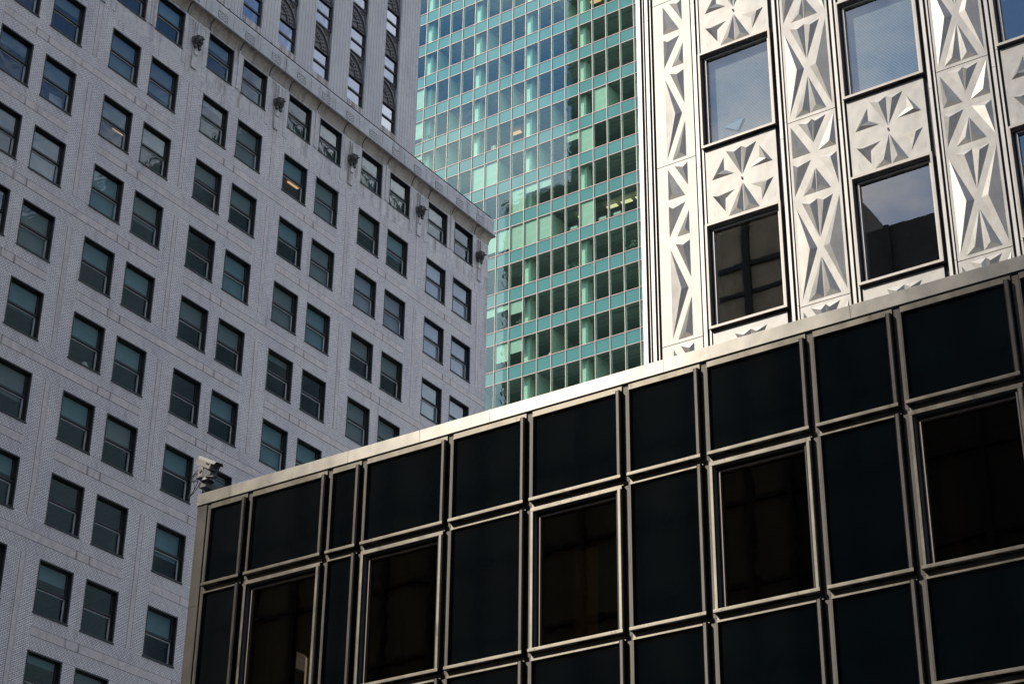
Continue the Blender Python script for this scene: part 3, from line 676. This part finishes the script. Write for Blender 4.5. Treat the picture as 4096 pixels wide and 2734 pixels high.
for q, (a, b, d) in enumerate(fins):
    f_ = MB()
    zj = [14 + 4 * i + (.05 if q % 2 else -.31) + .36 for i in range(-3, 19)]
    for z0_, z1_ in zip(zj[:-1], zj[1:]): f_.bar(a, b, d, .10, z0_ + .004, z1_ - .004, 'fin_steel', .006)
    part('fin', f_, MO)
for k in range(-3, 8):
    if inframe('MO', -14.8, 0, PJ + 4 * k - 2, 320): part('relief_panel', pam, MO, (-15.265, 0, PJ + 4 * k - .006))
    for b in range(NB):
        if inframe('MO', -12 + 3 * b, 0, PJ + 4 * k - 2, 320): part('relief_panel', pbm, MO, (-12.41 + 3 * b, 0, PJ + 4 * k - .006))
        if inframe('MO', -13.4 + 3 * b, 0, PJ + 4 * k - 1, 200): part('star_panel', psm, MO, (BAY0 + 3 * b, .0, PJ + 4 * k))
wf = MB(); W2, H2 = 1.60, 2.26
# outer casing: splayed frame standing proud
def splay(mb_, x0, x1, z0, z1, t, d0, d1, mat, tb=None):
    tb = t if tb is None else tb
    o = [(x0, z0), (x1, z0), (x1, z1), (x0, z1)]; i_ = [(x0 + t, z0 + tb), (x1 - t, z0 + tb), (x1 - t, z1 - t), (x0 + t, z1 - t)]
    for a in range(4):
        b = (a + 1) % 4
        mb_.face([(o[a][0], .06, o[a][1]), (o[b][0], .06, o[b][1]), (o[b][0], d0, o[b][1]), (o[a][0], d0, o[a][1])], mat)
        mb_.face([(o[a][0], d0, o[a][1]), (o[b][0], d0, o[b][1]), (i_[b][0], d0, i_[b][1]), (i_[a][0], d0, i_[a][1])], mat)
        mb_.face([(i_[a][0], d0, i_[a][1]), (i_[b][0], d0, i_[b][1]), (i_[b][0], d1, i_[b][1]), (i_[a][0], d1, i_[a][1])], mat)
splay(wf, 0, W2, 0, H2, .045, -.075, .07, 'frame_steel', .05)
wf.box(.045, .065, .01, .07, .05, H2 - .045, 'dark_recess'); wf.box(.045, W2 - .045, .02, .07, H2 - .10, H2 - .045, 'dark_recess')
wf.box(W2 - .10, W2 - .045, .03, .07, .05, H2 - .045, 'frame_steel')
inn = MB(); splay(inn, .10, W2 - .07, .06, H2 - .10, .035, .02, .09, 'fin_steel')
inn.box(.045, .10, .075, .30, .0, H2, 'dark_recess'); inn.box(W2 - .07, W2 - .0, .075, .30, .0, H2, 'dark_recess'); inn.box(.1, W2 - .07, .075, .3, H2 - .10, H2, 'dark_recess'); inn.box(.1, W2 - .07, .075, .3, 0, .06, 'dark_recess')
pn = MB(); pn.face([(.13, .075, .09), (W2 - .10, .075, .09), (W2 - .10, .075, H2 - .13), (.13, .075, H2 - .13)], 'panel_glass')
sb_ = MB()
for i in range(58):
    z = .12 + i * .034; sb_.face([(.15, .165, z), (W2 - .12, .165, z), (W2 - .12, .172, z + .029), (.15, .172, z + .029)], 'blind_slat')
sb2 = MB()
for i in range(30): sb2.face([(.15, .165, 1.1 + i * .034), (W2 - .12, .165, 1.1 + i * .034), (W2 - .12, .172, 1.129 + i * .034), (.15, .172, 1.129 + i * .034)], 'blind_slat')
wfm, inm, pnm, sbm, sb2m = wf.mesh('window'), inn.mesh('inner_frame'), pn.mesh('pane'), sb_.mesh('venetian_blind'), sb2.mesh('venetian_blind')
for b in range(NB):
    for k in range(-2, 5):
        if inframe('MO', BAY0 + .8 + 3 * b, 0, PJ + 4 * k + 1, 260):
            wo = part('window', wfm, MO, (BAY0 + 3 * b, 0, PJ + 4 * k + .06)); part('inner_frame', inm, wo); part('pane', pnm, wo)
            if (b, k) in ((0, 0), (1, 0), (1, 1), (0, 1), (2, 1)): part('venetian_blind', sbm, wo)
            if (b, k) in ((2, 0),): part('venetian_blind', sb2m, wo)
kf = MB(); kf.face([(-.28, 0, .12), (.10, 0, -.12), (.28, 0, .2)], 'sign_blue'); kf.face([(-.28, 0, .12), (.28, 0, .2), (.20, .02, .24)], 'sign_blue'); kf.box(.08, .10, 0, .01, -.12, .0, 'sign_blue')
solo('blue_folder', kf, 'bright blue folded card propped at the bottom of the upper left metal-framed window', 'card', FR['MO'] @ Matrix.Translation((BAY0 + .62, .14, PJ + .45)) @ Matrix.Scale(.8, 4))

# ================================================================== 4. low dark glass block (front)
DK = root('DK', 'dark_glass_building', 'low building of black glass panels in bronze metal frames crossing the foreground', 'building')
LU = [-22.434, -21.435, -19.599, -18.841, -17.015, -15.427, -13.610, -12.204, -10.396, -8.994, -7.19, -5.79, -3.98, -2.58, -.77]
LV = [15.487, 15.24, 13.612, 11.113, 9.48, 6.98, 5.35]
bd = MB()
bd.box(-22.77, 0.5, .10, .2, 0, LV[5], 'mullion_bronze')
for i in range(len(LU) - 1):                 # strips left open behind the real windows
    a, b = LU[i], LU[i + 1]
    for j in range(1, 5):
        if i % 2 == 1 and j == 2: continue
        bd.box(a, b, .085, .2, LV[j + 1], LV[j], 'dark_recess')
bd.box(-22.77, -22.434, .06, .2, 0, 15.24, 'dark_recess')
bd.box(-22.77, -22.70, .2, 2.93, 0, 15.2, 'mullion_bronze'); bd.box(-22.77, -22.70, 3.32, 4.2, 0, 15.2, 'mullion_bronze'); bd.box(-22.77, -22.70, 2.93, 3.32, 0, 12.3, 'mullion_bronze'); bd.box(-22.77, -22.70, 2.93, 3.32, 13.36, 15.2, 'mullion_bronze'); bd.box(-22.76, -22.71, 3.26, 3.285, 12.3, 13.36, 'fin_steel'); bd.box(-22.77, .5, 4.2, 4.35, 0, 15.2, 'dark_recess'); bd.box(-22.7, .5, .25, 4.2, 15.0, 15.2, 'dark_recess')
bd.box(.5, .7, .06, 4.35, 0, 15.2, 'mullion_bronze'); bd.box(-22.7, .5, .3, 4.2, LV[3] - .3, LV[3], 'dark_interior')
part('wall', bd, DK)
# corner post
cp = MB(); cp.bar(-22.77, -22.53, .012, .1, 0, 13.3, 'mullion_bronze', .01); cp.bar(-22.77, -22.53, .012, .1, 13.306, 15.235, 'mullion_bronze', .01); cp.bar(-22.525, -22.44, .03, .1, 0, 15.235, 'mullion_bronze', .006); part('corner_post', cp, DK)
# fascia in lengths
fj = [-22.785, -21.99, -19.27, -17.72, -16.27, -12.95, -9.76, -6.6, -3.4, .5]
for a, b in zip(fj[:-1], fj[1:]):
    f_ = MB(); f_.bar(a + .003, b - .003, -.004, .32, 15.258, 15.487, 'fascia_steel', .006); f_.box(a, b, .02, .3, 15.236, 15.258, 'dark_recess'); part('fascia', f_, DK)
def dk_unit(a, b, zt, zb, is_win):
    L = a + .0; R_ = b - .125
    fr = MB()
    # head strip, thin left stile, heavy right stile, projecting sill
    hb = zt - .092
    fr.bar(L + .005, R_ + .005, .012, .09, hb, zt - .008, 'stile_bronze', .004)
    if is_win: fr.bar(L, R_, -.035, .09, hb - .075, hb - .004, 'stile_bronze', .008)
    else: fr.box(L + .01, R_, -.01, .09, hb - .022, hb, 'stile_bronze')
    fr.bar(L - .0, L + (.055 if is_win else .03), -.035 if is_win else -.012, .09, zb + .07, hb - (.0751 if is_win else .022), 'stile_bronze' if is_win else 'stile_shaded', .006)
    fr.bar(R_ - .088, R_, -.05, .09, zb + .07, hb - (.0751 if is_win else .0), 'stile_bronze' if is_win else 'stile_shaded', .022)
    fr.bar(L - .01, R_ + .0, -.07, .09, zb + .012, zb + .07, 'stile_bronze', .01)
    fr.box(L, R_, -.028, .0, zb + .068, zb + .082, 'inner_bronze')
    for x in (L + .12, R_ - .12):
        if is_win: fr.cyl((x, -.0715, zb + .035), (x, -.06, zb + .035), .009, .009, 'dark_recess', 8)
    return fr, L, R_, hb
for j in range(1, 5):
    for i in range(len(LU) - 1):
        a, b = LU[i], LU[i + 1]; zt, zb = LV[j], LV[j + 1]; win = (i % 2 == 1 and j == 2)
        fr, L, R_, hb = dk_unit(a, b, zt, zb, win)
        if win:
            wo = part('window', fr, DK)
            q = MB(); x0, x1, z0, z1 = L + .055, R_ - .10, zb + .07, hb - .0751
            for (a0, a1, c0, c1) in ((x0, x0 + .02, z0, z1), (x1 - .02, x1, z0, z1)): q.box(a0, a1, .0, .14, c0, c1, 'dark_recess')
            q.box(x0 + .02, x1 - .02, .0, .14, z1 - .02, z1, 'dark_recess')
            q.ring(x0 + .05, x1 - .0, z0 + .0, z1 - .06, .032, .05, .14, 'inner_bronze'); q.box(x0 + .02, x0 + .05, .10, .14, z0, z1, 'dark_recess')
            part('inner_frame', q, wo)
            q = MB(); q.face([(x0 + .08, .11, z0 + .03), (x1 - .03, .11, z0 + .03), (x1 - .03, .11, z1 - .09), (x0 + .08, .11, z1 - .09)], 'bronze_glass'); part('pane', q, wo)
            q = MB(); q.box(x0 + (.30 if i == 5 else .12), x0 + (.86 if i == 5 else .30), .5, .8, zb, zt, 'tan_stone'); part('interior_partition', q, DK)
        else:
            po = part('glass_panel', fr, DK)
            q = MB(); q.face([(L + .028, .045, zb + .066), (R_ - .098, .045, zb + .066), (R_ - .098, .045, hb - .02), (L + .028, .045, hb - .02)], 'black_glass'); part('pane', q, po)
for i in range(1, len(LU)):
    q = MB(); u = LU[i]; q.bar(u - .118, u - .006, .035, .10, 5.4, 15.235, 'mullion_bronze', .004)
    for j in range(1, 6): q.box(u - .119, u - .005, .0335, .06, LV[j] - .035, LV[j] - .028, 'dark_recess')
    part('mullion', q, DK)

# ================================================================== security camera on the corner of the dark block
def dk(u, d, z): return Vector((u, d, z))
SCM = SCM_ = thing('security_camera', 'beige box security camera on a bracket at the left roof corner of the black building', 'camera', FR['DK'] @ Vector((-22.55, .25, 15.50)), AZS['DK'])
SCM.scale = (.9, .9, .9)
def cpos(u, d, z): return (u + 22.6, d - .25, z - 15.49)
arm = MB(); arm.box(-.24, -.05, -.30, 1.9, .12, .235, 'camera_grey'); arm.box(-.20, -.09, 1.6, 1.8, -.25, .12, 'camera_dark')
part('bracket_arm', arm, SCM)
HY = -.24
hdm = MB()
hdm.cyl((-.06, HY, .235), (-.06, HY, .30), .135, .115, 'camera_grey', 18); hdm.cyl((-.06, HY, .30), (-.06, HY, .33), .12, .12, 'camera_dark', 18)
hdm.box(-.30, .10, HY - .11, HY + .11, .33, .365, 'camera_dark'); hdm.box(-.12, .09, HY - .10, HY + .10, .365, .51, 'camera_dark')
hdm.box(-.25, -.12, HY - .11, HY + .02, .35, .56, 'camera_housing'); hdm.cyl((-.19, HY - .13, .47), (-.19, HY - .10, .47), .04, .04, 'camera_grey', 12)
part('pan_tilt_head', hdm, SCM)
hs = MB()
# housing as a faceted hood, long axis tilted down to the right
def P_(t, y, h): return (-.34 + t * .60 + h * .42 + y * .22, HY + .06 + y * .97 - t * .14, .80 - t * .34 + h * .9)
sec = [(-.115, -.10), (-.115, .025), (-.085, .09), (.085, .09), (.115, .025), (.115, -.10)]
A = [P_(0, y, h) for y, h in sec]; B = [P_(.86, y, h) for y, h in sec]
for q in range(6): hs.face([A[q], B[q], B[(q + 1) % 6], A[(q + 1) % 6]], 'camera_housing')
hs.face(A[::-1], 'camera_housing'); hs.face(B, 'camera_dark')
C_ = [P_(1.02, y, h) for y, h in sec]
for q in (1, 2, 3): hs.face([B[q], C_[q], C_[q + 1], B[q + 1]], 'camera_housing')
hs.cyl(P_(.80, 0, -.01), P_(.875, 0, -.012), .055, .055, 'cable_black', 14)
ho = part('camera_housing', hs, SCM)
lb = MB(); l0 = [P_(.58, -.1175, -.03), P_(.78, -.1175, -.03), P_(.78, -.1175, .005), P_(.58, -.1175, .005)]; lb.face(l0, 'mullion_bronze'); part('name_plate', lb, ho)
hn = MB(); hn.box(-.24, -.14, HY - .04, HY + .04, .50, .66, 'camera_housing'); part('hinge', hn, SCM)
def curve(p0, p1, p2, p3, n=12):
    r = []
    for i in range(n + 1):
        t = i / n; r.append(tuple((1 - t) ** 3 * p0[k] + 3 * (1 - t) ** 2 * t * p1[k] + 3 * (1 - t) * t * t * p2[k] + t ** 3 * p3[k] for k in range(3)))
    return r
for args in (((-.26, -.26, .60), (-.34, -.30, .50), (-.42, -.32, .48), (-.40, -.32, .40)), ((-.22, -.28, .47), (-.52, -.34, .50), (-.50, -.34, .22), (-.28, -.32, .28)),
             ((-.20, -.32, .44), (-.46, -.36, .42), (-.44, -.36, .18), (-.26, -.32, .34)), ((-.28, -.30, .32), (-.26, -.32, .14), (-.36, -.34, .0), (-.46, -.36, -.05)),
             ((-.20, -.30, .32), (-.20, -.32, .12), (-.34, -.34, -.02), (-.44, -.36, -.07)), ((-.38, -.32, .26), (-.28, -.32, .14), (-.34, -.34, .04), (-.40, -.34, -.03)),
             ((.08, -.32, .27), (.18, -.34, .24), (.25, -.1, .20), (.2, .4, .03))):
    cbm = MB(); cbm.tube(curve(*args), .0085, 'cable_black'); part('cable', cbm, SCM)
cbm = MB(); cbm.tube([(.02, -.36, .29), (.20, -.34, .25)], .028, 'cable_black', 8); part('cable_gland', cbm, SCM)

# ================================================================== buildings out of view, placed to shape the reflections in the glass
def block(name, label, x0, x1, y0, y1, h, mat, grid, gm):
    r = thing(name, label, 'building', ((x0 + x1) / 2, y1, 0)); cx = (x0 + x1) / 2
    b = MB(); b.box(x0 - cx, x1 - cx, y0 - y1, 0, 0, h, mat); part('wall', b, r)
    if grid:
        b = MB(); n = int((x1 - x0) / grid[0])
        for i in range(n + 1): x = x0 - cx + i * grid[0]; b.box(x - .15, x + .15, .0, .25, 0, h, gm)
        for k in range(int(h / grid[1])): b.box(x0 - cx, x1 - cx, .0, .18, k * grid[1] - .12, k * grid[1] + .12, gm); 
        part('facade_grid', b, r)
    return r
block_a = block('stone_office_block', 'dark stone office block across the street, mirrored in the black panels', -75, -34, -50, -25, 58.5, 'warm_stone', (3, 4), 'dark_recess')
blk = block_a
b = MB(); b.box(-20.5, 20.5, -2, .08, 46.5, 58.4, 'pale_masonry')  # paler top band added to brighten the grid mirrored in the tower windows
for i in range(14): b.box(-20.5 + i * 3 - .2, -20.5 + i * 3 + .2, .08, .3, 46.5, 58.4, 'dark_recess')
for k in range(4): b.box(-20.5, 20.5, .08, .26, 46.5 + k * 3.6 - .15, 46.5 + k * 3.6 + .15, 'dark_recess')
part('upper_storeys', b, blk)
block('stone_office_block', 'lower dark stone block across the street, mirrored in the right-hand windows', -33.9, 30, -50, -25, 53.5, 'dark_stone', (3, 4), 'dark_recess')
block('slender_tower', 'slender dark tower mirrored in the right edge of the teal glass', -186, -150, -80, -60, 330, 'dark_stone', (3, 4), 'dark_recess')
block('stepped_tower_base', 'stepped lower wing mirrored in the lower teal glass', -203, -186.2, -80, -60, 228, 'dark_stone', (3, 4), 'dark_recess')
block('added_teal_block', 'unseen pale teal block beyond the metal tower, added to reflect in brick building windows', 5, 70, 117, 140, 112, 'pale_block', (3, 3.8), 'teal_mullion')  # unseen block, added to give the brick building's panes something teal to mirror
